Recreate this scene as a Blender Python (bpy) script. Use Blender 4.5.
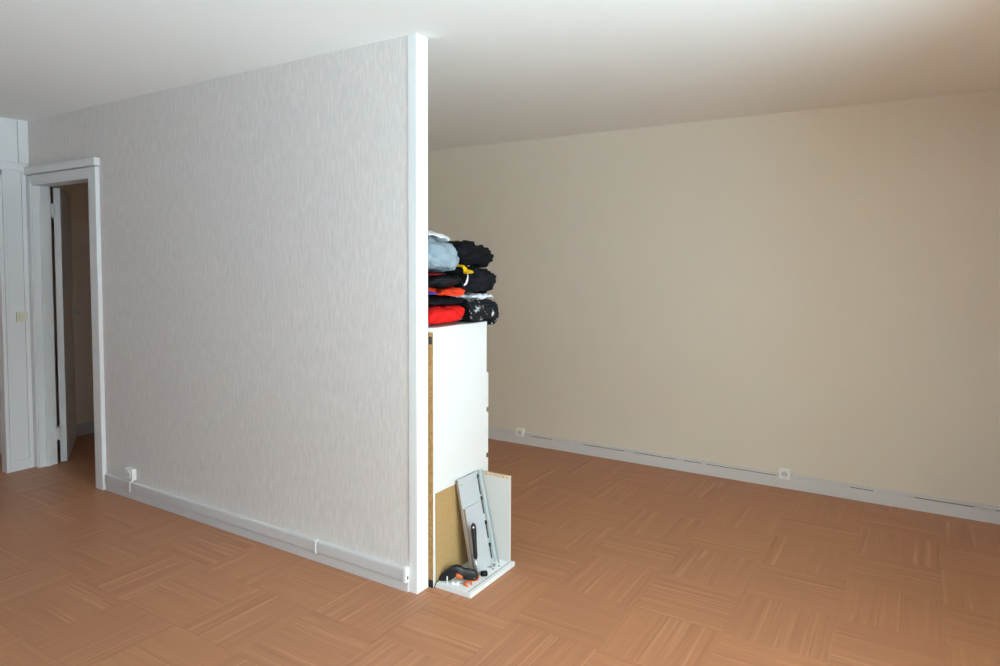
import bpy, bmesh, math, random
from mathutils import Vector, Matrix, noise

for o in list(bpy.data.objects):
    bpy.data.objects.remove(o)
SC = bpy.context.scene
COL = SC.collection

# ------------------------------------------------------------------ camera
F_PX, PY = 672.48, 295.6
YAW, PITCH, ROLL = 0.5581, 0.0484, 0.0041
CAM = Vector((1.8895, -2.3325, 1.5009))
fw = Vector((-math.sin(YAW) * math.cos(PITCH), math.cos(YAW) * math.cos(PITCH), -math.sin(PITCH)))
rt = Vector((math.cos(YAW), math.sin(YAW), 0))
dn = fw.cross(rt)
rt, dn = rt * math.cos(ROLL) - dn * math.sin(ROLL), rt * math.sin(ROLL) + dn * math.cos(ROLL)
cd = bpy.data.cameras.new('camera')
cam = bpy.data.objects.new('camera', cd)
COL.objects.link(cam)
cd.sensor_fit = 'HORIZONTAL'
cd.sensor_width = 36.0
cd.lens = F_PX * 36.0 / 1000.0
cd.shift_y = -(333.0 - PY) / 1000.0
cd.clip_start = 0.05
up = -dn
bk = -fw
cam.matrix_world = Matrix(((rt.x, up.x, bk.x, CAM.x), (rt.y, up.y, bk.y, CAM.y), (rt.z, up.z, bk.z, CAM.z), (0, 0, 0, 1)))
SC.camera = cam

# ------------------------------------------------------------------ room size
H = 2.5            # ceiling
XL, XR = -3.562, 2.8   # left wall, window wall
YF, YB = -3.3, 2.4615  # wall behind the camera, far wall
PT = 0.078         # partition thickness
HX = -4.22         # hall far wall
WIN = [(-2.7, -0.3, 0.04, 2.25)]   # window openings in the window wall: y0, y1, z0, z1

# ------------------------------------------------------------------ world, daylight, exposure
w = bpy.data.worlds.new('world')
SC.world = w
w.use_nodes = True
nt = w.node_tree
nt.nodes.clear()
wo = nt.nodes.new('ShaderNodeOutputWorld')
bg = nt.nodes.new('ShaderNodeBackground')
tc = nt.nodes.new('ShaderNodeTexCoord')
sx = nt.nodes.new('ShaderNodeSeparateXYZ')
cr = nt.nodes.new('ShaderNodeValToRGB')
mr = nt.nodes.new('ShaderNodeMapRange')
nt.links.new(tc.outputs['Generated'], sx.inputs[0])
nt.links.new(sx.outputs['Z'], mr.inputs['Value'])
mr.inputs['From Min'].default_value = -1
mr.inputs['From Max'].default_value = 1
nt.links.new(mr.outputs[0], cr.inputs[0])
e = cr.color_ramp.elements
e[0].position = 0.48
e[0].color = (1.10, 1.63, 1.98, 1)
e[1].position = 0.52
e[1].color = (0.71, 0.86, 0.95, 1)
nt.links.new(cr.outputs[0], bg.inputs['Color'])
bg.inputs['Strength'].default_value = 16.0
nt.links.new(bg.outputs[0], wo.inputs[0])
for i, (y0, y1, z0, z1) in enumerate(WIN):
    ld = bpy.data.lights.new('daylight_portal', 'AREA')
    ld.shape = 'RECTANGLE'
    ld.size = z1 - z0
    ld.size_y = y1 - y0
    ld.cycles.is_portal = True
    lo = bpy.data.objects.new('daylight_portal', ld)
    COL.objects.link(lo)
    lo.location = (XR + 0.1, (y0 + y1) / 2, (z0 + z1) / 2)
    lo.rotation_euler = (0, math.pi / 2, 0)
vs = SC.view_settings
vs.view_transform = 'Standard'
vs.look = 'None'
vs.gamma = 1.0
vs.use_curve_mapping = False
vs.exposure = 0.1
SC.cycles.max_bounces = 16
SC.cycles.diffuse_bounces = 10

# ------------------------------------------------------------------ materials
def lin(c):
    return tuple((v / 12.92 if v <= 0.04045 else ((v + 0.055) / 1.055) ** 2.4) for v in [x / 255 for x in c]) + (1,)

MATS = {}
def mat(name, rgb, rough=0.5, metal=0.0, bump=None, var=0.0, varscale=8.0, spec=0.5):
    """procedural material: sRGB colour, light mottling by noise, optional noise bump (scale vector, strength, distance)"""
    m = bpy.data.materials.new(name)
    m.use_nodes = True
    n = m.node_tree
    b = n.nodes['Principled BSDF']
    b.inputs['Roughness'].default_value = rough
    b.inputs['Metallic'].default_value = metal
    b.inputs['Specular IOR Level'].default_value = spec
    t = n.nodes.new('ShaderNodeTexCoord')
    nz = n.nodes.new('ShaderNodeTexNoise')
    nz.inputs['Scale'].default_value = varscale
    nz.inputs['Detail'].default_value = 4
    n.links.new(t.outputs['Object'], nz.inputs['Vector'])
    mx = n.nodes.new('ShaderNodeMix')
    mx.data_type = 'RGBA'
    c = lin(rgb)
    mx.inputs['A'].default_value = tuple(v * (1 - var) for v in c[:3]) + (1,)
    mx.inputs['B'].default_value = tuple(min(1, v * (1 + var)) for v in c[:3]) + (1,)
    n.links.new(nz.outputs['Fac'], mx.inputs['Factor'])
    n.links.new(mx.outputs['Result'], b.inputs['Base Color'])
    if bump:
        mp = n.nodes.new('ShaderNodeMapping')
        mp.inputs['Scale'].default_value = bump[0]
        n.links.new(t.outputs['Object'], mp.inputs['Vector'])
        n2 = n.nodes.new('ShaderNodeTexNoise')
        n2.inputs['Scale'].default_value = 1
        n2.inputs['Detail'].default_value = 3
        n.links.new(mp.outputs[0], n2.inputs['Vector'])
        bp = n.nodes.new('ShaderNodeBump')
        bp.inputs['Strength'].default_value = bump[1]
        bp.inputs['Distance'].default_value = bump[2]
        n.links.new(n2.outputs['Fac'], bp.inputs['Height'])
        n.links.new(bp.outputs[0], b.inputs['Normal'])
    MATS[name] = m
    return m

mat('ceiling_paint', (240, 238, 232), 0.9, bump=((30, 30, 30), 0.15, 0.002), var=0.01)
mat('added_loggia_cream', (232, 214, 184), 0.8, bump=((60, 60, 60), 0.2, 0.002), var=0.02)
mat('blocker_dark', (96, 92, 90), 0.9, var=0.05)
mat('bounce_slate', (108, 126, 150), 0.8, bump=((60, 60, 60), 0.2, 0.002), var=0.02)  # slate chosen for the unseen wall to dim and cool bounced light
mat('wall_paint', (226, 215, 199), 0.8, bump=((60, 60, 60), 0.2, 0.002), var=0.015, varscale=3)
mat('hall_paint', (240, 226, 210), 0.8, bump=((60, 60, 60), 0.2, 0.002), var=0.02)
mat('white_gloss', (243, 243, 240), 0.35, var=0.01)
mat('white_trim', (232, 230, 228), 0.45, var=0.015)
mat('grey_trim', (216, 212, 210), 0.5, var=0.02)
mat('socket_white', (240, 239, 234), 0.3)
mat('dark', (28, 26, 25), 0.6)
mat('dark_gap', (60, 52, 46), 0.8)
mat('joint_grey', (112, 102, 94), 0.8)
mat('steel', (190, 190, 188), 0.3, metal=1.0)
mat('switch_cream', (224, 218, 196), 0.35)
mat('melamine', (234, 235, 234), 0.3, var=0.006)
mat('board_edge', (158, 136, 120), 0.8, var=0.12, varscale=150)
mat('grey_board', (190, 195, 198), 0.4, var=0.02)
mat('pale_board', (212, 208, 202), 0.45, var=0.02)
mat('rail_metal', (200, 206, 206), 0.35, metal=0.3, var=0.02)
mat('black_plastic', (26, 26, 28), 0.4)
mat('orange_plastic', (238, 104, 34), 0.4)
mat('white_plastic', (238, 238, 236), 0.3)
mat('rubber', (20, 20, 20), 0.8)
mat('chrome', (215, 215, 218), 0.2, metal=1.0)
mat('window_frame', (238, 238, 235), 0.4)

def speckle(name, c1, c2, scale, rough=0.8):
    m = mat(name, c1, rough)
    n = m.node_tree
    b = n.nodes['Principled BSDF']
    t = n.nodes.new('ShaderNodeTexCoord')
    v = n.nodes.new('ShaderNodeTexVoronoi')
    v.inputs['Scale'].default_value = scale
    n.links.new(t.outputs['Object'], v.inputs['Vector'])
    sp = n.nodes.new('ShaderNodeSeparateColor')
    n.links.new(v.outputs['Color'], sp.inputs[0])
    mx = n.nodes.new('ShaderNodeMix')
    mx.data_type = 'RGBA'
    mx.inputs['A'].default_value = lin(c1)
    mx.inputs['B'].default_value = lin(c2)
    n.links.new(sp.outputs[0], mx.inputs['Factor'])
    n.links.new(mx.outputs['Result'], b.inputs['Base Color'])
    return m
speckle('chipboard', (198, 152, 94), (150, 110, 62), 220)
speckle('chipboard_pale', (226, 206, 176), (200, 172, 132), 220)
speckle('hardboard', (186, 154, 104), (180, 148, 98), 90, 0.6)

def wallpaper():
    """woven wallpaper: short vertical fibres, raised and a little lighter"""
    m = mat('wallpaper', (224, 218, 216), 0.75)
    n = m.node_tree
    b = n.nodes['Principled BSDF']
    t = n.nodes.new('ShaderNodeTexCoord')
    mp = n.nodes.new('ShaderNodeMapping')
    mp.inputs['Scale'].default_value = (95, 95, 14)
    n.links.new(t.outputs['Object'], mp.inputs['Vector'])
    nz = n.nodes.new('ShaderNodeTexNoise')
    nz.inputs['Scale'].default_value = 1
    nz.inputs['Detail'].default_value = 3
    nz.inputs['Distortion'].default_value = 0.6
    n.links.new(mp.outputs[0], nz.inputs['Vector'])
    r = n.nodes.new('ShaderNodeValToRGB')
    r.color_ramp.elements[0].position = 0.38
    r.color_ramp.elements[0].color = lin((225, 217, 211))
    r.color_ramp.elements[1].position = 0.68
    r.color_ramp.elements[1].color = lin((236, 229, 223))
    n.links.new(nz.outputs['Fac'], r.inputs[0])
    n.links.new(r.outputs[0], b.inputs['Base Color'])
    bp = n.nodes.new('ShaderNodeBump')
    bp.inputs['Strength'].default_value = 0.3
    bp.inputs['Distance'].default_value = 0.003
    n.links.new(nz.outputs['Fac'], bp.inputs['Height'])
    n.links.new(bp.outputs[0], b.inputs['Normal'])
wallpaper()

def floor_material():
    """wood-print vinyl tile: the grain runs along the tile's own x axis; each tile draws its own piece of grain"""
    m = bpy.data.materials.new('floor_tile')
    m.use_nodes = True
    n = m.node_tree
    b = n.nodes['Principled BSDF']
    t = n.nodes.new('ShaderNodeTexCoord')
    oi = n.nodes.new('ShaderNodeObjectInfo')
    mul = n.nodes.new('ShaderNodeMath')
    mul.operation = 'MULTIPLY'
    mul.inputs[1].default_value = 137.0
    n.links.new(oi.outputs['Random'], mul.inputs[0])
    cb = n.nodes.new('ShaderNodeCombineXYZ')
    n.links.new(mul.outputs[0], cb.inputs['X'])
    n.links.new(mul.outputs[0], cb.inputs['Y'])
    n.links.new(mul.outputs[0], cb.inputs['Z'])

    def streak(sxs, sys_, p0, p1, detail, dist):
        mp = n.nodes.new('ShaderNodeMapping')
        mp.inputs['Scale'].default_value = (sxs, sys_, 1)
        n.links.new(t.outputs['Object'], mp.inputs['Vector'])
        ad = n.nodes.new('ShaderNodeVectorMath')
        ad.operation = 'ADD'
        n.links.new(mp.outputs[0], ad.inputs[0])
        n.links.new(cb.outputs[0], ad.inputs[1])
        nz = n.nodes.new('ShaderNodeTexNoise')
        nz.inputs['Scale'].default_value = 1
        nz.inputs['Detail'].default_value = detail
        nz.inputs['Distortion'].default_value = dist
        n.links.new(ad.outputs[0], nz.inputs['Vector'])
        r = n.nodes.new('ShaderNodeMapRange')
        r.inputs['From Min'].default_value = p0
        r.inputs['From Max'].default_value = p1
        n.links.new(nz.outputs['Fac'], r.inputs['Value'])
        return r.outputs[0], nz

    def mix(fac, a, c, k=None):
        mx = n.nodes.new('ShaderNodeMix')
        mx.data_type = 'RGBA'
        if k is not None:
            mm = n.nodes.new('ShaderNodeMath')
            mm.operation = 'MULTIPLY'
            mm.inputs[1].default_value = k
            n.links.new(fac, mm.inputs[0])
            fac = mm.outputs[0]
        n.links.new(fac, mx.inputs['Factor'])
        if isinstance(a, tuple):
            mx.inputs['A'].default_value = a
        else:
            n.links.new(a, mx.inputs['A'])
        if isinstance(c, tuple):
            mx.inputs['B'].default_value = c
        else:
            n.links.new(c, mx.inputs['B'])
        return mx.outputs['Result']
    base = mix(oi.outputs['Random'], lin((172, 117, 84)), lin((178, 122, 85)))
    f1, n1 = streak(0.9, 22, 0.40, 0.66, 3, 0.35)       # broad bands
    f2, n2 = streak(1.3, 48, 0.55, 0.74, 3, 0.4)       # pale narrow streaks
    f3, n3 = streak(7, 190, 0.35, 0.70, 3, 0.3)        # fine grain
    f4, n4 = streak(1.0, 36, 0.55, 0.70, 3, 0.4)       # darker streaks
    c = mix(f1, base, lin((162, 106, 74)), 0.55)
    c = mix(f4, c, lin((150, 94, 65)), 0.5)
    c = mix(f3, c, lin((190, 132, 95)), 0.28)
    c = mix(f2, c, lin((204, 150, 112)), 0.6)
    n.links.new(c, b.inputs['Base Color'])
    b.inputs['Roughness'].default_value = 0.42
    b.inputs['Specular IOR Level'].default_value = 0.4
    bp = n.nodes.new('ShaderNodeBump')
    bp.inputs['Strength'].default_value = 0.12
    bp.inputs['Distance'].default_value = 0.0006
    n.links.new(n3.outputs['Fac'], bp.inputs['Height'])
    n.links.new(bp.outputs[0], b.inputs['Normal'])
    MATS['floor_tile'] = m
floor_material()
mat('floor_base', (120, 78, 54), 0.7)

# ------------------------------------------------------------------ helpers
def add_box(bm, a, b, bev=0.0):
    """axis-aligned box between corners a and b"""
    x0, y0, z0 = [min(a[i], b[i]) for i in range(3)]
    x1, y1, z1 = [max(a[i], b[i]) for i in range(3)]
    r = bmesh.ops.create_cube(bm, size=1.0)
    vs_ = r['verts']
    for v in vs_:
        v.co = Vector(((x0 + x1) / 2 + v.co.x * (x1 - x0), (y0 + y1) / 2 + v.co.y * (y1 - y0), (z0 + z1) / 2 + v.co.z * (z1 - z0)))
    if bev:
        es = list({e_ for v in vs_ for e_ in v.link_edges})
        bmesh.ops.bevel(bm, geom=es, offset=bev, segments=2, affect='EDGES', profile=0.7)

def add_cyl(bm, p0, p1, r0, r1=None, seg=20, cap=True):
    p0, p1 = Vector(p0), Vector(p1)
    r1 = r0 if r1 is None else r1
    d = p1 - p0
    q = d.to_track_quat('Z', 'Y').to_matrix().to_4x4()
    bmesh.ops.create_cone(bm, cap_ends=cap, segments=seg, radius1=r0, radius2=r1, depth=d.length,
                          matrix=Matrix.Translation((p0 + p1) / 2) @ q)

def add_tube(bm, pts, rads, seg=14):
    """lofted tube through points, a radius (or pair of radii) per point"""
    pts = [Vector(p) for p in pts]
    rings = []
    for i, p in enumerate(pts):
        d = (pts[min(i + 1, len(pts) - 1)] - pts[max(i - 1, 0)]).normalized()
        a = d.cross(Vector((0, 0, 1)))
        if a.length < 1e-3:
            a = Vector((1, 0, 0))
        a.normalize()
        b = d.cross(a).normalized()
        rr = rads[i] if isinstance(rads, (list, tuple)) else rads
        ra, rb = rr if isinstance(rr, tuple) else (rr, rr)
        rings.append([bm.verts.new(p + a * ra * math.cos(2 * math.pi * k / seg) + b * rb * math.sin(2 * math.pi * k / seg)) for k in range(seg)])
    for r0, r1 in zip(rings, rings[1:]):
        for k in range(seg):
            bm.faces.new((r0[k], r0[(k + 1) % seg], r1[(k + 1) % seg], r1[k]))
    bm.faces.new(rings[0][::-1])
    bm.faces.new(rings[-1])

def obj(name, bm, m, parent=None, smooth=False):
    bmesh.ops.recalc_face_normals(bm, faces=bm.faces)
    me = bpy.data.meshes.new(name)
    bm.to_mesh(me)
    bm.free()
    me.materials.append(MATS[m])
    if smooth:
        for p in me.polygons:
            p.use_smooth = True
    o = bpy.data.objects.new(name, me)
    COL.objects.link(o)
    if parent is not None:
        o.parent = parent
        o.matrix_parent_inverse = parent.matrix_basis.inverted()
    return o

def boxes(name, lst, m, parent=None, bev=0.0):
    bm = bmesh.new()
    for a, b in lst:
        add_box(bm, a, b, bev)
    return obj(name, bm, m, parent)

def struct(o):
    o['kind'] = 'structure'
    return o

def tag(o, label, cat, group=None):
    o['label'] = label
    o['category'] = cat
    if group:
        o['group'] = group
    return o

def thing(name, label, cat, loc, group=None):
    o = bpy.data.objects.new(name, None)
    o.empty_display_size = 0.05
    COL.objects.link(o)
    o.location = loc
    return tag(o, label, cat, group)

def sempty(name, loc):
    o = bpy.data.objects.new(name, None)
    o.empty_display_size = 0.05
    COL.objects.link(o)
    o.location = loc
    return struct(o)

# ------------------------------------------------------------------ floor: square tiles, the grain turned by a quarter from tile to tile
TW, TX0, TY0 = 0.3853, 0.4806, 0.0322
fl = struct(boxes('floor', [((HX - 0.05, YF - 0.05, -0.08), (XR + 0.05, YB + 0.05, -0.003))], 'floor_base'))
GAP = 0.0003
def tile_mesh(sx_, sy_):
    bm = bmesh.new()
    b_ = 0.0005
    z0, z1 = -0.003, 0.0
    lo_ = [bm.verts.new((x * sx_ / 2, y * sy_ / 2, z0)) for x, y in ((-1, -1), (1, -1), (1, 1), (-1, 1))]
    mid = [bm.verts.new((x * sx_ / 2, y * sy_ / 2, z1 - b_)) for x, y in ((-1, -1), (1, -1), (1, 1), (-1, 1))]
    hi = [bm.verts.new((x * (sx_ / 2 - b_), y * (sy_ / 2 - b_), z1)) for x, y in ((-1, -1), (1, -1), (1, 1), (-1, 1))]
    for r0, r1 in ((lo_, mid), (mid, hi)):
        for k in range(4):
            bm.faces.new((r0[k], r0[(k + 1) % 4], r1[(k + 1) % 4], r1[k]))
    bm.faces.new(hi)
    me = bpy.data.meshes.new('tile')
    bm.to_mesh(me)
    bm.free()
    me.materials.append(MATS['floor_tile'])
    return me
TCACHE = {}
def put_tile(x0, x1, y0, y1, horiz):
    sx_, sy_ = x1 - x0 - GAP, y1 - y0 - GAP
    if not horiz:
        sx_, sy_ = sy_, sx_
    k = (round(sx_, 4), round(sy_, 4))
    if k not in TCACHE:
        TCACHE[k] = tile_mesh(sx_, sy_)
    o = bpy.data.objects.new('tile', TCACHE[k])
    COL.objects.link(o)
    o.location = ((x0 + x1) / 2, (y0 + y1) / 2, 0)
    o.rotation_euler = (0, 0, 0 if horiz else math.pi / 2)
    o.parent = fl
for i in range(-13, 8):
    for j in range(-9, 7):
        x0, x1 = TX0 + i * TW, TX0 + (i + 1) * TW
        y0, y1 = TY0 + j * TW, TY0 + (j + 1) * TW
        xmin = HX if y0 > -0.45 and y0 < 1.5 else XL - 0.06
        x0, x1, y0, y1 = max(x0, xmin), min(x1, XR), max(y0, YF), min(y1, YB)
        if x1 - x0 < 0.02 or y1 - y0 < 0.02:
            continue
        put_tile(x0, x1, y0, y1, (i + j) % 2 == 0)

# ------------------------------------------------------------------ shell
struct(boxes('ceiling', [((HX - 0.1, YF - 0.1, H), (XR + 0.2, YB + 0.1, H + 0.1))], 'ceiling_paint'))
struct(boxes('wall_right', [((-2.62, YB, 0), (XR + 0.2, YB + 0.1, H))], 'wall_paint'))
struct(boxes('wall_front', [((HX, YF - 0.1, 0), (XR + 0.2, YF, H))], 'bounce_slate'))
# window wall with two openings
lst = []
ys = [YF - 0.1] + [v for y0, y1, _, _ in WIN for v in (y0, y1)] + [YB + 0.1]
for k in range(0, len(ys), 2):
    lst.append(((XR, ys[k], 0), (XR + 0.2, ys[k + 1], H)))
for y0, y1, z0, z1 in WIN:
    lst.append(((XR, y0, 0), (XR + 0.2, y1, z0)))
    lst.append(((XR, y0, z1), (XR + 0.2, y1, H)))
struct(boxes('wall_window', lst, 'wall_paint'))
for k, (y0, y1, z0, z1) in enumerate(WIN):
    we = sempty('window_%d' % (k + 1), (XR + 0.1, (y0 + y1) / 2, z0))
    f = 0.045
    ym = (y0 + y1) / 2
    boxes('window_frame', [((XR + 0.12, y0, z0), (XR + 0.17, y0 + f, z1)), ((XR + 0.12, y1 - f, z0), (XR + 0.17, y1, z1)),
                           ((XR + 0.12, y0 + f, z0), (XR + 0.17, y1 - f, z0 + f)), ((XR + 0.12, y0 + f, z1 - f), (XR + 0.17, y1 - f, z1)),
                           ((XR + 0.12, ym - f, z0 + f), (XR + 0.17, ym + f, z1 - f))], 'window_frame', we)
# unseen loggia added to shape the window light: floor slab, upper slab, cream side wall
struct(boxes('added_loggia_floor', [((XR + 0.2, -3.35, -0.12), (4.1, -0.3, -0.02))], 'grey_trim'))
struct(boxes('added_loggia_ceiling', [((XR + 0.2, -3.35, 2.55), (4.1, -0.3, 2.7))], 'added_loggia_cream'))
struct(boxes('added_loggia_wall', [((XR + 0.2, -2.95, -0.02), (4.1, -2.8, 2.55))], 'added_loggia_cream'))
struct(boxes('horizon_blocker', [((13, -25, -1.2), (15, 25, 2.6))], 'blocker_dark'))   # unseen block added to cut light near the horizon and steepen the falloff
# cross wall that closes the room behind the partition, and the hall
struct(boxes('wall_back', [((-2.62, PT, 0), (-2.52, YB, H))], 'wall_paint'))
struct(boxes('wall_hall_side', [((HX - 0.1, -1.4, 0), (HX, 1.75, H))], 'hall_paint'))
struct(boxes('wall_hall_end', [((HX, 1.65, 0), (-2.62, 1.75, H))], 'hall_paint'))
struct(boxes('wall_hall_near', [((HX, -1.4, 0), (XL - 0.06, -1.3, H))], 'hall_paint'))
struct(boxes('baseboard_hall', [((HX, 0.06, 0), (HX + 0.012, 1.65, 0.075)), ((HX, 0.06, 0.079), (HX + 0.014, 1.65, 0.1))], 'grey_trim', None, 0.001))

# partition wall with the doorway
DX0, DX1, DZ = -3.505, -2.705, 2.07       # rough opening
struct(boxes('wall_partition', [((DX1, 0, 0), (-0.046, PT, H)), ((DX0, 0, DZ), (DX1, PT, H)), ((HX, 0, 0), (DX0, PT, H))], 'wallpaper'))
struct(boxes('trim_1', [((-0.0465, -0.004, 0), (0, PT, H - 0.0005))], 'white_gloss', None, 0.002))
struct(boxes('baseboard_partition', [((-2.605, -0.012, 0), (-0.0475, 0, 0.0455))], 'grey_trim', None, 0.0015))

# left wall: a narrow panelled strip in the corner, then a doorway just out of frame
LY0, LY1, LZ = -0.98, -0.198, 2.06
struct(boxes('wall_left', [((XL - 0.06, LY1, 0), (XL, 0, H)), ((XL - 0.06, LY0, LZ), (XL, LY1, H)), ((XL - 0.06, YF, 0), (XL, LY0, H))], 'white_trim'))
t2 = sempty('trim_2', (XL, -0.08, 0))
boxes('shadow_gap', [((XL, -0.1745, 0), (XL + 0.002, -0.1715, 2.135))], 'dark', t2)
boxes('stile', [((XL, -0.171, 0), (XL + 0.012, -0.152, 2.135)), ((XL, -0.052, 0.075), (XL + 0.012, -0.024, 2.135))], 'white_trim', t2, 0.001)
boxes('rail', [((XL, -0.152, 0), (XL + 0.012, -0.024, 0.075))], 'white_trim', t2, 0.001)
boxes('lower_panel', [((XL, -0.1515, 0.077), (XL + 0.0105, -0.0545, 2.1335))], 'white_trim', t2, 0.002)
boxes('head_rail', [((XL, -0.6, 2.14), (XL + 0.014, -0.03, 2.19))], 'white_trim', t2, 0.002)
boxes('corner_post', [((XL, -0.066, 2.195), (XL + 0.016, -0.002, H - 0.001))], 'white_trim', t2, 0.002)
boxes('upper_panel', [((XL, -0.6, 2.197), (XL + 0.01, -0.073, H - 0.004))], 'white_trim', t2, 0.002)
d2 = sempty('door_2', (XL, (LY0 + LY1) / 2, 0))
boxes('casing', [((XL, LY1, 0), (XL + 0.016, LY1 + 0.023, LZ)), ((XL, LY0 - 0.04, 0), (XL + 0.016, LY0, LZ + 0.04)), ((XL, LY0, LZ), (XL + 0.016, LY1 + 0.023, LZ + 0.04))], 'white_trim', d2, 0.002)

# door in the partition
d1 = sempty('door_1', (-3.1, 0, 0))
boxes('casing', [((-2.612, -0.027, 0.002), (-2.70, 0, 2.11))], 'white_trim', d1, 0.003)
boxes('casing', [((XL + 0.001, -0.022, 0.002), (-3.50, 0, 2.11))], 'white_trim', d1, 0.003)
boxes('casing', [((-3.50, -0.02, 2.055), (-2.70, 0, 2.108))], 'white_trim', d1, 0.003)
boxes('head_trim', [((XL + 0.001, -0.036, 2.116), (-2.606, 0, 2.166))], 'white_trim', d1, 0.003)
boxes('jamb', [((-3.505, -0.015, 0.002), (-3.488, 0.105, 2.055))], 'white_trim', d1, 0.002)
boxes('jamb', [((-2.72, -0.015, 0.002), (-2.705, 0.105, 2.055))], 'white_trim', d1, 0.002)
boxes('jamb', [((-3.488, -0.015, 2.04), (-2.72, 0.105, 2.055))], 'white_trim', d1, 0.002)
boxes('stop', [((-3.488, 0.03, 0.002), (-3.476, 0.06, 2.04))], 'white_trim', d1, 0.001)
boxes('stop', [((-2.732, 0.03, 0.002), (-2.72, 0.06, 2.04))], 'white_trim', d1, 0.001)
# leaf swung far open into the hall
A = Vector((-3.482, 0.168, 0))
ld_ = Vector((-0.697, 0.411, 0)).normalized()
ln_ = Vector((ld_.y, -ld_.x, 0))
if ln_.y < 0:
    ln_ = -ln_
LM = Matrix(((ld_.x, -ln_.x, 0, A.x), (ld_.y, -ln_.y, 0, A.y), (0, 0, 1, 0.008), (0, 0, 0, 1)))
bm = bmesh.new()
add_box(bm, (0, 0, 0), (0.73, 0.042, 2.03), 0.002)
bm.transform(LM)
leaf = obj('door_leaf', bm, 'white_trim', d1)
bm = bmesh.new()
add_box(bm, (0.655, -0.006, 0.95), (0.695, 0, 1.17), 0.003)
add_cyl(bm, (0.675, 0, 1.06), (0.675, -0.05, 1.06), 0.009)
add_tube(bm, [(0.675, -0.05, 1.06), (0.64, -0.052, 1.06), (0.565, -0.05, 1.058)], [0.009, 0.009, 0.008])
bm.transform(LM)
obj('handle', bm, 'steel', leaf)
for z in (0.23, 1.87):
    bm = bmesh.new()
    add_cyl(bm, (-3.486, 0.118, z - 0.05), (-3.486, 0.118, z + 0.05), 0.008)
    add_box(bm, (-3.489, 0.09, z - 0.04), (-3.485, 0.118, z + 0.04))
    add_box(bm, (-3.496, 0.118, z - 0.04), (-3.484, 0.14, z + 0.04))
    obj('hinge', bm, 'white_trim', d1)

# right wall skirting: board, thin cover strip above a dark joint
struct(boxes('baseboard_right', [((-2.52, YB - 0.014, 0), (XR, YB, 0.076)), ((-2.52, YB - 0.009, 0.076), (XR, YB, 0.0795))], 'grey_trim', None, 0.0012))
tr3 = sempty('trim_3', (0, YB, 0.08))
xs = [-2.52, -0.62, -0.15, 0.32, 0.80, 1.05, 2.0, XR]
random.seed(4)
for a, b in zip(xs, xs[1:]):
    zz = 0.081 + random.random() * 0.003
    boxes('cover_strip', [((a + 0.012, YB - 0.012, zz), (b - 0.012, YB, 0.1))], 'grey_trim', tr3, 0.0012)

for a, b in ((-0.78, -0.60), (-0.32, 0.02), (0.10, 0.42), (0.48, 0.60), (0.64, 1.10), (1.55, 1.68), (1.9, 2.2), (2.3, 2.6)):
    boxes('open_joint', [((a, YB - 0.0122, 0.0765), (b, YB - 0.009, 0.0800))], 'joint_grey', tr3)

# ------------------------------------------------------------------ cable trunking and sockets on the partition
t = thing('cable_trunking', 'white plastic cable trunking running above the skirting of the papered partition', 'trunking', (-1.3, 0, 0.05))
boxes('channel', [((-2.60, -0.018, 0.0495), (-0.066, 0, 0.108))], 'grey_trim', t, 0.002)
boxes('cover', [((-2.58, -0.021, 0.056), (-0.07, -0.018, 0.104))], 'grey_trim', t, 0.001)
boxes('joint_clip', [((-0.643, -0.025, 0.047), (-0.631, 0, 0.111))], 'white_trim', t, 0.001)
boxes('joint_clip', [((-2.309, -0.025, 0.047), (-2.297, 0, 0.111))], 'white_trim', t, 0.001)
boxes('end_cap', [((-0.066, -0.026, 0.048), (-0.0485, 0, 0.117))], 'white_gloss', t, 0.002)
boxes('cable_slot', [((-0.0485, -0.016, 0.06), (-0.0475, -0.008, 0.075))], 'dark', t)

def round_socket(x, z, label, group):
    t_ = thing('wall_socket', label, 'socket', (x, YB, z), group)
    y = YB - 0.012 if z < 0.1 else YB
    bm = bmesh.new()
    add_box(bm, (x - 0.036, YB - 0.026, z - 0.034), (x + 0.036, YB, z + 0.034), 0.005)
    pl = obj('plate', bm, 'socket_white', t_)
    bm = bmesh.new()
    seg = 28
    yy = YB - 0.0262
    r_out, r_in = 0.025, 0.021
    rings = []
    for r_, dy in ((r_out, 0), (r_out, -0.003), (r_in, -0.003), (r_in, -0.0005)):
        rings.append([bm.verts.new((x + r_ * math.cos(2 * math.pi * k / seg), yy + dy, z + r_ * math.sin(2 * math.pi * k / seg))) for k in range(seg)])
    for r0, r1 in zip(rings, rings[1:]):
        for k in range(seg):
            bm.faces.new((r0[k], r0[(k + 1) % seg], r1[(k + 1) % seg], r1[k]))
    obj('rim', bm, 'socket_white', t_)
    bm = bmesh.new()
    add_cyl(bm, (x, YB - 0.0265, z), (x, YB - 0.0262, z), 0.0208, seg=28)
    obj('well', bm, 'grey_trim', t_)
    for dx in (-0.0095, 0.0095):
        bm = bmesh.new()
        add_cyl(bm, (x + dx, YB - 0.0269, z), (x + dx, YB - 0.0264, z), 0.0032, seg=12)
        obj('pin_hole', bm, 'dark', t_)
    bm = bmesh.new()
    add_cyl(bm, (x, YB - 0.034, z + 0.011), (x, YB - 0.0264, z + 0.011), 0.003, seg=12)
    obj('earth_pin', bm, 'steel', t_)
round_socket(-0.892, 0.097, 'round white wall socket low on beige wall nearest the chest of drawers', 'sockets on the beige wall')
round_socket(1.159, 0.099, 'round white wall socket low in the middle of the bare beige wall', 'sockets on the beige wall')

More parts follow.
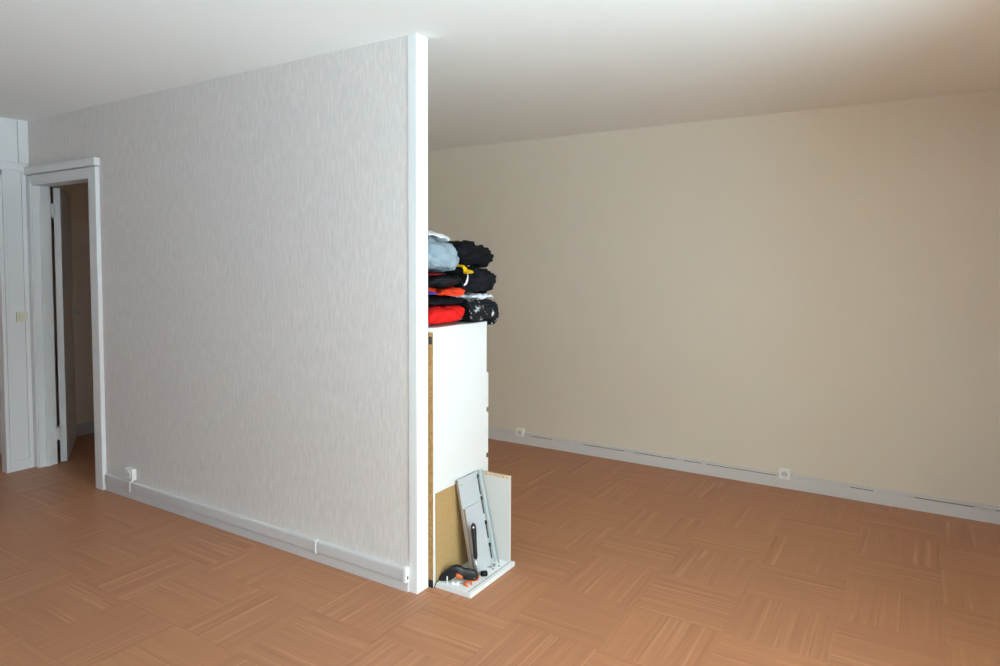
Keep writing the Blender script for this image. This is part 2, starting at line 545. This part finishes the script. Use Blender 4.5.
t = thing('wall_socket', 'white surface-mounted socket box on the papered partition beside the door', 'socket', (-2.303, 0, 0.16))
boxes('back_box', [((-2.345, -0.028, 0.126), (-2.262, 0, 0.196))], 'socket_white', t, 0.004)
bm = bmesh.new()
add_cyl(bm, (-2.303, -0.034, 0.161), (-2.303, -0.028, 0.161), 0.027, seg=28)
obj('face', bm, 'socket_white', t)
for dx in (-0.0095, 0.0095):
    bm = bmesh.new()
    add_cyl(bm, (-2.303 + dx, -0.0345, 0.161), (-2.303 + dx, -0.034, 0.161), 0.003, seg=12)
    obj('pin_hole', bm, 'dark', t)
boxes('cable_duct', [((-2.309, -0.014, 0.112), (-2.297, 0, 0.127))], 'socket_white', t)

t = thing('light_switch', 'small cream light switch on the white panel left of the door', 'switch', (XL, -0.08, 1.1))
boxes('back_box', [((XL + 0.0107, -0.112, 1.068), (XL + 0.03, -0.044, 1.14))], 'switch_cream', t, 0.003)
boxes('rocker', [((XL + 0.03, -0.1, 1.08), (XL + 0.035, -0.056, 1.128))], 'switch_cream', t, 0.002)

# ------------------------------------------------------------------ chest of drawers behind the end of the partition
CX0, CX1, CY0, CY1, CH = -0.779, 0.0225, 0.083, 0.531, 1.204
ch = thing('chest_of_drawers', 'tall white chest of drawers with a bare chipboard back behind the partition end', 'chest', ((CX0 + CX1) / 2, (CY0 + CY1) / 2, 0))
boxes('side_panel', [((CX1 - 0.018, CY0 + 0.0035, 0), (CX1, CY1, CH - 0.02))], 'melamine', ch, 0.0008)
boxes('side_panel', [((CX0, CY0 + 0.0035, 0), (CX0 + 0.018, CY1, CH - 0.02))], 'melamine', ch, 0.0008)
boxes('top_panel', [((CX0 - 0.001, CY0, CH - 0.0195), (CX1 + 0.001, CY1 + 0.003, CH))], 'melamine', ch, 0.0015)
boxes('back_panel', [((CX0 + 0.002, CY0, 0.035), (CX1 - 0.0005, CY0 + 0.003, CH - 0.02))], 'chipboard', ch)
boxes('back_clip', [((CX1 - 0.02, CY0 - 0.003, 1.13), (CX1 - 0.004, CY0, 1.165))], 'dark_gap', ch)
boxes('foot_block', [((CX1 - 0.03, CY0 - 0.001, 0), (CX1 - 0.0003, CY0 + 0.003, 0.034))], 'dark', ch)
boxes('bottom_panel', [((CX0 + 0.018, CY0 + 0.004, 0.03), (CX1 - 0.018, CY1, 0.048))], 'melamine', ch)
zz = [0.94, 0.735, 0.497, 0.262, 0.045]
for k in range(4):
    z1, z0 = zz[k], zz[k + 1] + 0.026
    dr = boxes('drawer', [((CX0 + 0.03, 0.11, z0 + 0.02), (CX0 + 0.042, CY1, z1 - 0.03)), ((CX1 - 0.042, 0.11, z0 + 0.02), (CX1 - 0.03, CY1, z1 - 0.03)),
                          ((CX0 + 0.042, 0.11, z0 + 0.02), (CX1 - 0.042, 0.122, z1 - 0.03)), ((CX0 + 0.042, 0.122, z0 + 0.024), (CX1 - 0.042, CY1, z0 + 0.028))], 'melamine', ch)
    boxes('drawer_front', [((CX0 + 0.001, CY1 + 0.001, z0), (CX1 - 0.001, CY1 + 0.019, z1))], 'melamine', dr, 0.001)

# ------------------------------------------------------------------ taken-apart drawer beside the chest
PZ = 0.022
pl = thing('white_board', 'white board lying flat on the floor under the tools', 'board', (0.13, 0.29, 0))
boxes('panel', [((0.0255, 0.094, 0.0005), (0.226, 0.482, PZ))], 'melamine', pl, 0.001)
boxes('groove', [((0.205, 0.098, PZ), (0.2075, 0.478, PZ + 0.0003))], 'dark_gap', pl)
for x, y in ((0.165, 0.385), (0.178, 0.355), (0.15, 0.40), (0.185, 0.40), (0.10, 0.44)):
    bm = bmesh.new()
    add_cyl(bm, (x, y, PZ), (x, y, PZ + 0.0004), 0.0055, seg=14)
    obj('screw_hole', bm, 'dark_gap', pl)

hb = boxes('hardboard_sheet', [((0.0, 0, 0), (0.003, 0.33, 0.416))], 'hardboard', None, 0.0005)
hb.location = (0.0262, 0.100, PZ)
hb.rotation_euler = (0, math.radians(-0.42), 0)
tag(hb, 'tan hardboard sheet leaning flat against the white side of the chest', 'board')

def lean(name, label, y0, y1, zlen, xbot, xtop_z, thick, m, edge_m, extra=None):
    """board standing on its end on the white board, leaning towards the chest; local x = out of the board, y along, z up its length"""
    ang = math.atan2(xbot - xtop_z[0], xtop_z[1] - PZ)
    t_ = thing(name, label, 'board', (xbot, y0, PZ + thick * math.sin(ang)))
    bm_ = bmesh.new()
    add_box(bm_, (-thick, 0.0012, 0), (0, y1 - y0, zlen), 0.0006)
    pn = obj('panel', bm_, m)
    pn.parent = t_
    bm_ = bmesh.new()
    add_box(bm_, (-thick, 0, 0), (0, 0.001, zlen))
    eg = obj('raw_edge', bm_, edge_m)
    eg.parent = t_
    if extra:
        extra(t_)
    t_.rotation_euler = (0, -ang, 0)
    return t_

def holes(t_):
    for y, z in ((0.02, 0.42), (0.15, 0.42)):
        bm_ = bmesh.new()
        add_cyl(bm_, (0, y, z), (0.0005, y, z), 0.003, seg=12)
        h = obj('screw_hole', bm_, 'dark')
        h.parent = t_
lean('grey_board', 'taller pale grey drawer side leaning behind another against the chest', 0.246, 0.406, 0.448, 0.135, (0.045, 0.46), 0.012, 'grey_board', 'board_edge', holes)

def front_extra(t_):
    pass
lean('grey_board', 'shorter pale grey drawer side leaning in front, behind the hammer', 0.250, 0.380, 0.312, 0.150, (0.085, 0.33), 0.012, 'grey_board', 'board_edge', front_extra)

def rail_parts(t_):
    pass
# metal drawer runner leaning along the grey boards
rx0, rx1, rz1 = 0.150, 0.052, 0.462
ang = math.atan2(rx0 - rx1, rz1 - PZ)
t = thing('drawer_runner', 'long slotted metal drawer runner leaning between the grey and beige boards', 'runner', (rx0, 0.408, PZ + 0.004))
bm = bmesh.new()
for a, b in (((-0.014, 0, 0), (-0.0125, 0.046, 0.45)), ((-0.014, 0.011, 0), (0, 0.0125, 0.45)), ((-0.014, 0.0445, 0), (0, 0.046, 0.45)), ((-0.0125, 0.020, 0), (-0.004, 0.036, 0.44))):
    add_box(bm, a, b)
o = obj('profile', bm, 'rail_metal')
o.parent = t
for k, (z0, z1) in enumerate(((0.02, 0.09), (0.12, 0.20), (0.24, 0.32), (0.335, 0.43))):
    o = boxes('slot', [((-0.0125, 0.002, z0), (-0.0115, 0.0105, z1))], 'dark')
    o.parent = t
    o = boxes('wheel_stop', [((-0.0125, 0.0005, z1 - 0.012), (-0.006, 0.010, z1 + 0.006))], 'dark')
    o.parent = t
t.rotation_euler = (0, -ang, 0)

# end board standing upright
t = thing('beige_board', 'beige drawer end board standing upright with a drilled chipboard top edge', 'board', (0.125, 0.465, PZ))
boxes('panel', [((0.05, 0.460, PZ), (0.206, 0.474, 0.4515))], 'pale_board', t, 0.0008)
boxes('raw_edge', [((0.051, 0.4605, 0.4515), (0.205, 0.4735, 0.4525))], 'chipboard_pale', t)
boxes('raw_edge', [((0.206, 0.4605, PZ + 0.001), (0.2068, 0.4735, 0.4515))], 'pale_board', t)
boxes('raw_strip', [((0.052, 0.4592, 0.437), (0.205, 0.46, 0.4515))], 'chipboard_pale', t)
for x in (0.07, 0.095, 0.12, 0.145, 0.17, 0.19):
    bm = bmesh.new()
    add_cyl(bm, (x, 0.4588, 0.443), (x, 0.4592, 0.443), 0.0024, seg=10)
    obj('dowel_hole', bm, 'dark_gap', t)

# ------------------------------------------------------------------ hammer standing on its head
t = thing('hammer', 'hammer standing on its head with black grip upwards against grey board', 'hammer', (0.165, 0.225, PZ))
h0, h1 = Vector((0.1655, 0.2325, 0.045)), Vector((0.136, 0.246, 0.276))
def hp(f_):
    return h0.lerp(h1, f_)
bm = bmesh.new()
add_tube(bm, [hp(0.30), hp(0.34), hp(0.50), hp(0.68), hp(0.86), hp(0.96), hp(1.0)],
         [(0.008, 0.009), (0.0105, 0.0105), (0.0105, 0.0105), (0.0115, 0.0115), (0.0135, 0.0135), (0.0115, 0.0115), (0.004, 0.004)], 16)
gp = obj('grip', bm, 'black_plastic', t, True)
bm = bmesh.new()
cq = hp(0.93)
cdir = Vector((0.56, -0.83, 0.0))
add_cyl(bm, cq + cdir * 0.0105, cq + cdir * 0.0130, 0.0042, seg=14)
obj('hanging_hole', bm, 'white_plastic', gp)
bm = bmesh.new()
add_tube(bm, [hp(0.0), hp(0.15), hp(0.31)], [0.0062, 0.0058, 0.0068], 14)
obj('shaft', bm, 'chrome', t, True)
bm = bmesh.new()
hc = hp(0.0) - Vector((0, 0, 0.002))
hd = Vector((0.30, 0.55, -0.10)).normalized()
add_tube(bm, [hc - hd * 0.022, hc - hd * 0.018, hc - hd * 0.010, hc + hd * 0.008, hc + hd * 0.026], [(0.003, 0.003), (0.008, 0.008), (0.010, 0.010), (0.010, 0.010), (0.0085, 0.0085)], 16)
hh = obj('head', bm, 'chrome', t, True)
bm = bmesh.new()
add_cyl(bm, hc + hd * 0.026, hc + hd * 0.052, 0.0125, 0.0135, 20)
obj('rubber_face', bm, 'rubber', hh)

# ------------------------------------------------------------------ black power tool with orange button, lying on the white board
t = thing('power_tool', 'black electric hand tool with orange trigger lying on the white board', 'power tool', (0.12, 0.17, PZ))
OUT = [(-0.0174, 0.0429), (-0.0063, 0.0605), (0.0094, 0.0732), (0.0283, 0.0908), (0.044, 0.1003), (0.0629, 0.1049), (0.0787, 0.1015), (0.0913, 0.095), (0.1039, 0.0868), (0.1291, 0.0849), (0.1512, 0.0798), (0.1623, 0.07), (0.1671, 0.0538), (0.1608, 0.041), (0.1482, 0.0347), (0.1229, 0.0343), (0.1071, 0.0367), (0.0929, 0.0466), (0.0661, 0.0517), (0.0567, 0.0518), (0.0472, 0.0438), (0.0283, 0.0311), (0.0094, 0.0313), (-0.0095, 0.0299), (-0.0174, 0.0332)]
TU, TN = Vector((0.8311, 0.5562, 0)), Vector((0.5562, -0.8311, 0))    # along the tool, out of its side
TB = Vector((0.052, 0.117, -0.0072))
def tp(s_, z_, out):
    return TB + TU * s_ + Vector((0, 0, z_)) + TN * out
cs, cz = sum(p[0] for p in OUT) / len(OUT), sum(p[1] for p in OUT) / len(OUT)
def tool_solid(name, outline, prof, m, parent):
    """rounded moulding: the side outline swept through the thickness, drawn in at both faces"""
    bm_ = bmesh.new()
    c0, c1 = sum(p[0] for p in outline) / len(outline), sum(p[1] for p in outline) / len(outline)
    rings = []
    for out, k in prof:
        rings.append([bm_.verts.new(tp(c0 + (a - c0) * k, c1 + (b - c1) * k, out)) for a, b in outline])
    n_ = len(outline)
    for r0, r1 in zip(rings, rings[1:]):
        for q in range(n_):
            bm_.faces.new((r0[q], r0[(q + 1) % n_], r1[(q + 1) % n_], r1[q]))
    for r_ in (rings[0], rings[-1]):
        ctr = bm_.verts.new(sum((v.co for v in r_), Vector()) / n_)
        for q in range(n_):
            bm_.faces.new((r_[q], r_[(q + 1) % n_], ctr))
    return obj(name, bm_, m, parent, True)
tool_solid('body', OUT, [(-0.028, 0.80), (-0.025, 0.92), (-0.018, 1.0), (-0.010, 1.0), (-0.003, 0.93), (0.001, 0.80)], 'black_plastic', t)
tool_solid('trigger', [(0.062, 0.0505), (0.0645, 0.0700), (0.080, 0.0640), (0.0935, 0.0562), (0.0925, 0.0455)], [(-0.020, 1.0), (0.003, 1.0), (0.005, 0.9)], 'orange_plastic', t)
tool_solid('nose_ring', [(0.120, 0.0345), (0.1482, 0.0345), (0.162, 0.0405), (0.168, 0.0520), (0.170, 0.0500), (0.164, 0.0365), (0.150, 0.0305), (0.122, 0.0310)], [(-0.020, 1.0), (-0.001, 1.0)], 'orange_plastic', t)
bm = bmesh.new()
add_cyl(bm, tp(0.146, 0.046, -0.003), tp(0.146, 0.046, 0.0), 0.004, seg=14)
obj('badge', bm, 'grey_board', t)
bm = bmesh.new()
add_tube(bm, [tp(-0.012, 0.036, -0.014), tp(-0.020, 0.033, -0.010), (0.036, 0.100, 0.0262), (0.0335, 0.0925, 0.0235), (0.032, 0.087, 0.014), (0.0325, 0.083, 0.003)], 0.0022, 10)
obj('power_cord', bm, 'rubber', t, True)

# small orange pliers, white bits, screws
t = thing('pliers', 'small orange-handled pliers lying in front of the black tool', 'pliers', (0.175, 0.15, PZ))
bm = bmesh.new()
add_tube(bm, [(0.150, 0.150, PZ + 0.005), (0.158, 0.142, PZ + 0.006), (0.170, 0.138, PZ + 0.006), (0.183, 0.140, PZ + 0.005)], [0.0035, 0.0045, 0.0045, 0.003], 10)
obj('handle', bm, 'orange_plastic', t, True)
bm = bmesh.new()
add_tube(bm, [(0.150, 0.152, PZ + 0.006), (0.166, 0.165, PZ + 0.014), (0.180, 0.165, PZ + 0.014), (0.190, 0.156, PZ + 0.006)], [0.0035, 0.0045, 0.0045, 0.003], 10)
obj('handle', bm, 'orange_plastic', t, True)
bm = bmesh.new()
add_tube(bm, [(0.152, 0.151, PZ + 0.006), (0.143, 0.146, PZ + 0.006), (0.132, 0.142, PZ + 0.004)], [(0.007, 0.004), (0.006, 0.003), (0.002, 0.002)], 10)
obj('jaw', bm, 'steel', t, True)

t = thing('plastic_clip', 'white plastic clip lying left of the orange pliers', 'clip', (0.11, 0.13, PZ))
bm = bmesh.new()
add_box(bm, (0.095, 0.132, PZ), (0.135, 0.138, PZ + 0.007), 0.001)
add_box(bm, (0.10, 0.120, PZ), (0.106, 0.132, PZ + 0.01), 0.001)
obj('bar', bm, 'white_plastic', t)
bm = bmesh.new()
add_cyl(bm, (0.127, 0.135, PZ + 0.007), (0.127, 0.135, PZ + 0.013), 0.004, seg=12)
obj('stud', bm, 'white_plastic', t)
t = thing('dowel_pin', 'thin white pin standing upright at the tail of the black tool', 'pin', (0.078, 0.118, PZ))
bm = bmesh.new()
add_cyl(bm, (0.078, 0.118, PZ), (0.078, 0.118, PZ + 0.030), 0.0024, seg=10)
obj('shank', bm, 'white_plastic', t)
bm = bmesh.new()
add_cyl(bm, (0.078, 0.118, PZ + 0.030), (0.078, 0.118, PZ + 0.0325), 0.0032, seg=10)
obj('tip', bm, 'white_plastic', t)
sp = [(0.150, 0.35, 0.3, 'bright metal cam screw lying nearest the hammer head'), (0.165, 0.372, 1.4, 'bright metal cam screw lying in the middle of three by the runner'),
      (0.168, 0.425, 2.2, 'bright metal cam screw lying farthest back beside the runner')]
for x, y, a, lb in sp:
    t = thing('cam_screw', lb, 'screw', (x, y, PZ), 'loose screws on the white board')
    dx, dy = math.cos(a), math.sin(a)
    bm = bmesh.new()
    add_cyl(bm, (x - dx * 0.012, y - dy * 0.012, PZ + 0.004), (x + dx * 0.010, y + dy * 0.010, PZ + 0.006), 0.0028, seg=12)
    obj('shank', bm, 'chrome', t)
    bm = bmesh.new()
    add_cyl(bm, (x + dx * 0.010, y + dy * 0.010, PZ + 0.0065), (x + dx * 0.015, y + dy * 0.015, PZ + 0.0068), 0.0065, seg=16)
    obj('head', bm, 'chrome', t)

# ------------------------------------------------------------------ clothes heaped on the chest
def cloth(name, rgb, rgb2=None, scale=14, p0=0.55, p1=0.6, rough=0.9):
    m = mat(name, rgb, rough, bump=((500, 500, 500), 0.15, 0.0008), var=0.06, varscale=20, spec=0.15)
    if rgb2:
        n = m.node_tree
        b = n.nodes['Principled BSDF']
        tcx = n.nodes.new('ShaderNodeTexCoord')
        nz = n.nodes.new('ShaderNodeTexNoise')
        nz.inputs['Scale'].default_value = scale
        nz.inputs['Detail'].default_value = 2
        n.links.new(tcx.outputs['Object'], nz.inputs['Vector'])
        r = n.nodes.new('ShaderNodeValToRGB')
        r.color_ramp.elements[0].position = p0
        r.color_ramp.elements[0].color = lin(rgb)
        r.color_ramp.elements[1].position = p1
        r.color_ramp.elements[1].color = lin(rgb2)
        n.links.new(nz.outputs['Fac'], r.inputs[0])
        n.links.new(r.outputs[0], b.inputs['Base Color'])
    return name
cloth('cloth_black', (25, 24, 26))
cloth('cloth_char', (29, 29, 32))
cloth('cloth_red', (226, 34, 30))
cloth('cloth_orange', (232, 66, 34))
cloth('cloth_wine', (120, 26, 24))
cloth('cloth_blue', (150, 164, 172))
cloth('cloth_purple', (70, 60, 150))
cloth('cloth_yellow', (240, 186, 20))
cloth('cloth_white', (232, 232, 234))
cloth('cloth_print', (34, 34, 36), (200, 200, 202), 30, 0.60, 0.66)

import numpy as np
GX0, GY0, GC = -0.55, 0.0, 0.004            # height field of the heap, 4 mm cells
GNX, GNY = 190, 200
gx = GX0 + GC * np.arange(GNX)[:, None] + np.zeros((1, GNY))
gy = GY0 + GC * np.arange(GNY)[None, :] + np.zeros((GNX, 1))
over = np.maximum(np.maximum(gy - (CY1 + 0.008), gx - (CX1 + 0.006)), 0)
HM = CH + 0.002 - 1.6 * over           # chest top; cloth sags where it hangs over the edge

def blur(a, n_):
    for _ in range(n_):
        p = np.pad(a, 1, mode='edge')
        a = (p[:-2, 1:-1] + p[2:, 1:-1] + p[1:-1, :-2] + p[1:-1, 2:] + 2 * a) / 6
    return a
def dilate(a, n_):
    for _ in range(n_):
        p = np.pad(a, 1, mode='edge')
        a = np.maximum.reduce([p[:-2, 1:-1], p[2:, 1:-1], p[1:-1, :-2], p[1:-1, 2:], a])
    return a
def sample(a, x, y):
    fx = min(max((x - GX0) / GC, 0), GNX - 1.001)
    fy = min(max((y - GY0) / GC, 0), GNY - 1.001)
    i, k = int(fx), int(fy)
    fx -= i
    fy -= k
    return (a[i, k] * (1 - fx) + a[i + 1, k] * fx) * (1 - fy) + (a[i, k + 1] * (1 - fx) + a[i + 1, k + 1] * fx) * fy

def ridge(q):
    return 1 - 2 * abs(noise.noise(q))

def garment(label, m, c, r, zb, zt, seed, amp=0.12, wr=0.012, ex=0.7, nu=110, nv=64, soft=10, layers=0.0, name='garment', hang=0.0, fs=13.0, dome=0.0, crease=0.0):
    """a crumpled garment laid on what lies below it: centre c (x, y), half sizes r, heights of its underside and top; it gives way to what is already there"""
    global HM
    t = zt - zb
    rnd = random.Random(seed)
    off = Vector((rnd.random() * 50, rnd.random() * 50, rnd.random() * 50))
    sup = dilate(HM, 3)
    base = np.maximum(blur(sup, soft), sup) + 0.0045
    def f(v_, k):
        return math.copysign(abs(v_) ** k, v_)
    pts = []
    for i in range(nv + 1):
        th = math.pi * i / nv - math.pi / 2
        row = []
        for k in range(nu):
            ph = 2 * math.pi * k / nu
            u = Vector((math.cos(th) * math.cos(ph), math.cos(th) * math.sin(ph), math.sin(th)))
            d = Vector((f(math.cos(th), ex) * f(math.cos(ph), ex), f(math.cos(th), ex) * f(math.sin(ph), ex), f(math.sin(th), 0.8)))
            wp = Vector((d.x * r[0], d.y * r[1], d.z * t * 0.5)) * fs + off
            wq = wp + Vector((noise.noise(wp), noise.noise(wp + Vector((9, 2, 4))), noise.noise(wp + Vector((3, 7, 1))))) * 0.55
            s_ = 1 + amp * noise.noise(Vector((math.cos(ph), math.sin(ph), 0.35 * d.z)) * 1.5 + off)
            fold = wr * (ridge(wq * 0.8) - 0.45) + wr * 0.55 * (ridge(wq * 2.0) - 0.45) + wr * 0.22 * (ridge(wq * 4.4) - 0.45)
            if crease:
                cq_ = Vector((wq.x * 0.6, (wq.y + wq.z * 0.9) * 0.9, (wq.z - wq.y) * 0.35))
                fold -= crease * max(0.0, ridge(cq_)) ** 5 + 0.5 * crease * max(0.0, ridge(cq_ * 2.1 + Vector((4, 4, 4)))) ** 5
            if layers:
                fold += wr * 0.8 * math.sin(layers * math.pi * (d.z + 0.35 * noise.noise(wp * 0.5)))
            rim = math.cos(th) ** 0.5 if abs(math.cos(th)) > 1e-6 else 0
            x = c[0] + d.x * r[0] * s_ + math.cos(ph) * fold * rim
            y = c[1] + d.y * r[1] * s_ + math.sin(ph) * fold * rim
            if y < 0.085 and x < 0.006:
                y = 0.085
            up_ = max(0.0, (d.z + 1) / 2)
            hem = zb + hang * (noise.noise(Vector((math.cos(ph), math.sin(ph), 0)) * 3.2 + off) + 0.6 * noise.noise(Vector((math.cos(ph), math.sin(ph), 0)) * 9 + off))
            b0 = max(sample(base, x, y), hem)
            z = max(b0 + 0.006 * up_, b0 * (1 - up_) + (zt - dome * (d.x * d.x + d.y * d.y) + fold * 0.9) * up_)
            row.append(Vector((x, y, max(z, sample(sup, x, y) + 0.004))))
        pts.append(row)
    bm_ = bmesh.new()
    vr = []
    for i, row in enumerate(pts):
        if i in (0, nv):
            vr.append([bm_.verts.new(sum(row, Vector()) / len(row))])
        else:
            vr.append([bm_.verts.new(p) for p in row])
    for i in range(nv):
        a, b = vr[i], vr[i + 1]
        for k in range(nu):
            k2 = (k + 1) % nu
            if len(a) == 1:
                bm_.faces.new((a[0], b[k2], b[k]))
            elif len(b) == 1:
                bm_.faces.new((a[k], a[k2], b[0]))
            else:
                bm_.faces.new((a[k], a[k2], b[k2], b[k]))
    bm_.verts.ensure_lookup_table()
    new = np.full((GNX, GNY), -1.0)
    bm_.faces.ensure_lookup_table()
    for fc in bm_.faces:
        for p in [v.co for v in fc.verts] + [fc.calc_center_median()]:
            i, k = int(round((p.x - GX0) / GC)), int(round((p.y - GY0) / GC))
            if 0 <= i < GNX and 0 <= k < GNY and p.z > new[i, k]:
                new[i, k] = p.z
    HM = np.maximum(HM, dilate(new, 2))
    o = obj(name, bm_, m, None, True)
    return tag(o, label, 'clothing', 'clothes heaped on the chest')

garment('bright red garment at the bottom left of the heap on the chest', 'cloth_red', (-0.136, 0.218), (0.178, 0.152), 1.2, 1.298, 3, wr=0.009, fs=9, crease=0.010, ex=0.5)
garment('black and white printed garment hanging over the front of the chest', 'cloth_print', (-0.088, 0.488), (0.146, 0.124), 1.184, 1.308, 8, amp=0.2, wr=0.022, hang=0.03, ex=0.55)
garment('flat black garment lying on the bright red one', 'cloth_black', (-0.145, 0.215), (0.182, 0.155), 1.292, 1.338, 12, wr=0.010, hang=0.014)
garment('small purple cloth end by the post beside the orange-red garment', 'cloth_purple', (-0.100, 0.102), (0.128, 0.018), 1.352, 1.370, 23, wr=0.003, nu=48, nv=26)
garment('orange-red garment squeezed between black layers in the heap', 'cloth_orange', (-0.140, 0.238), (0.180, 0.096), 1.332, 1.382, 24, amp=0.35, wr=0.016, hang=0.03)
garment('white garment edge in the lower right of the heap', 'cloth_white', (-0.090, 0.492), (0.125, 0.106), 1.302, 1.334, 31, amp=0.35, wr=0.018, hang=0.02)
garment('black garment folded under the pale grey-blue one', 'cloth_char', (-0.145, 0.220), (0.182, 0.152), 1.376, 1.440, 41, wr=0.014, hang=0.025)
garment('black crumpled garment on the right between the white edge and the upper black one', 'cloth_char', (-0.125, 0.490), (0.160, 0.138), 1.318, 1.472, 58, amp=0.16, wr=0.026, ex=0.6, hang=0.035, fs=15)
garment('dark red cloth edge just under the pale grey-blue garment', 'cloth_wine', (-0.145, 0.150), (0.172, 0.060), 1.440, 1.452, 43, wr=0.004, nu=70, nv=30, hang=0.01)
garment('small yellow cloth end poking out right of the grey-blue garment', 'cloth_yellow', (-0.080, 0.360), (0.124, 0.026), 1.442, 1.462, 61, amp=0.4, wr=0.012, nu=60, nv=30, hang=0.015)
garment('pale grey-blue crumpled garment at the top left of the heap', 'cloth_blue', (-0.130, 0.212), (0.174, 0.156), 1.436, 1.626, 75, wr=0.015, crease=0.022, ex=0.92, hang=0.015, dome=0.045, fs=11)
garment('black crumpled garment on the upper right of the heap', 'cloth_black', (-0.150, 0.492), (0.165, 0.140), 1.430, 1.600, 57, amp=0.16, wr=0.026, ex=0.6, hang=0.03, dome=0.02, fs=15)
garment('white garment at the very top of the heap behind the grey-blue one', 'cloth_white', (-0.185, 0.250), (0.135, 0.150), 1.585, 1.664, 83, wr=0.012, ex=0.9, dome=0.03, hang=0.01)
bm = bmesh.new()
add_tube(bm, [(0.030, 0.345, 1.452), (0.036, 0.343, 1.438), (0.037, 0.338, 1.420), (0.036, 0.328, 1.402), (0.032, 0.316, 1.392)], [(0.003, 0.006), (0.003, 0.007), (0.003, 0.007), (0.003, 0.006), (0.002, 0.004)], 12)
o = obj('garment', bm, 'cloth_white', None, True)
tag(o, 'narrow white strap hanging below the yellow cloth end', 'clothing', 'clothes heaped on the chest')
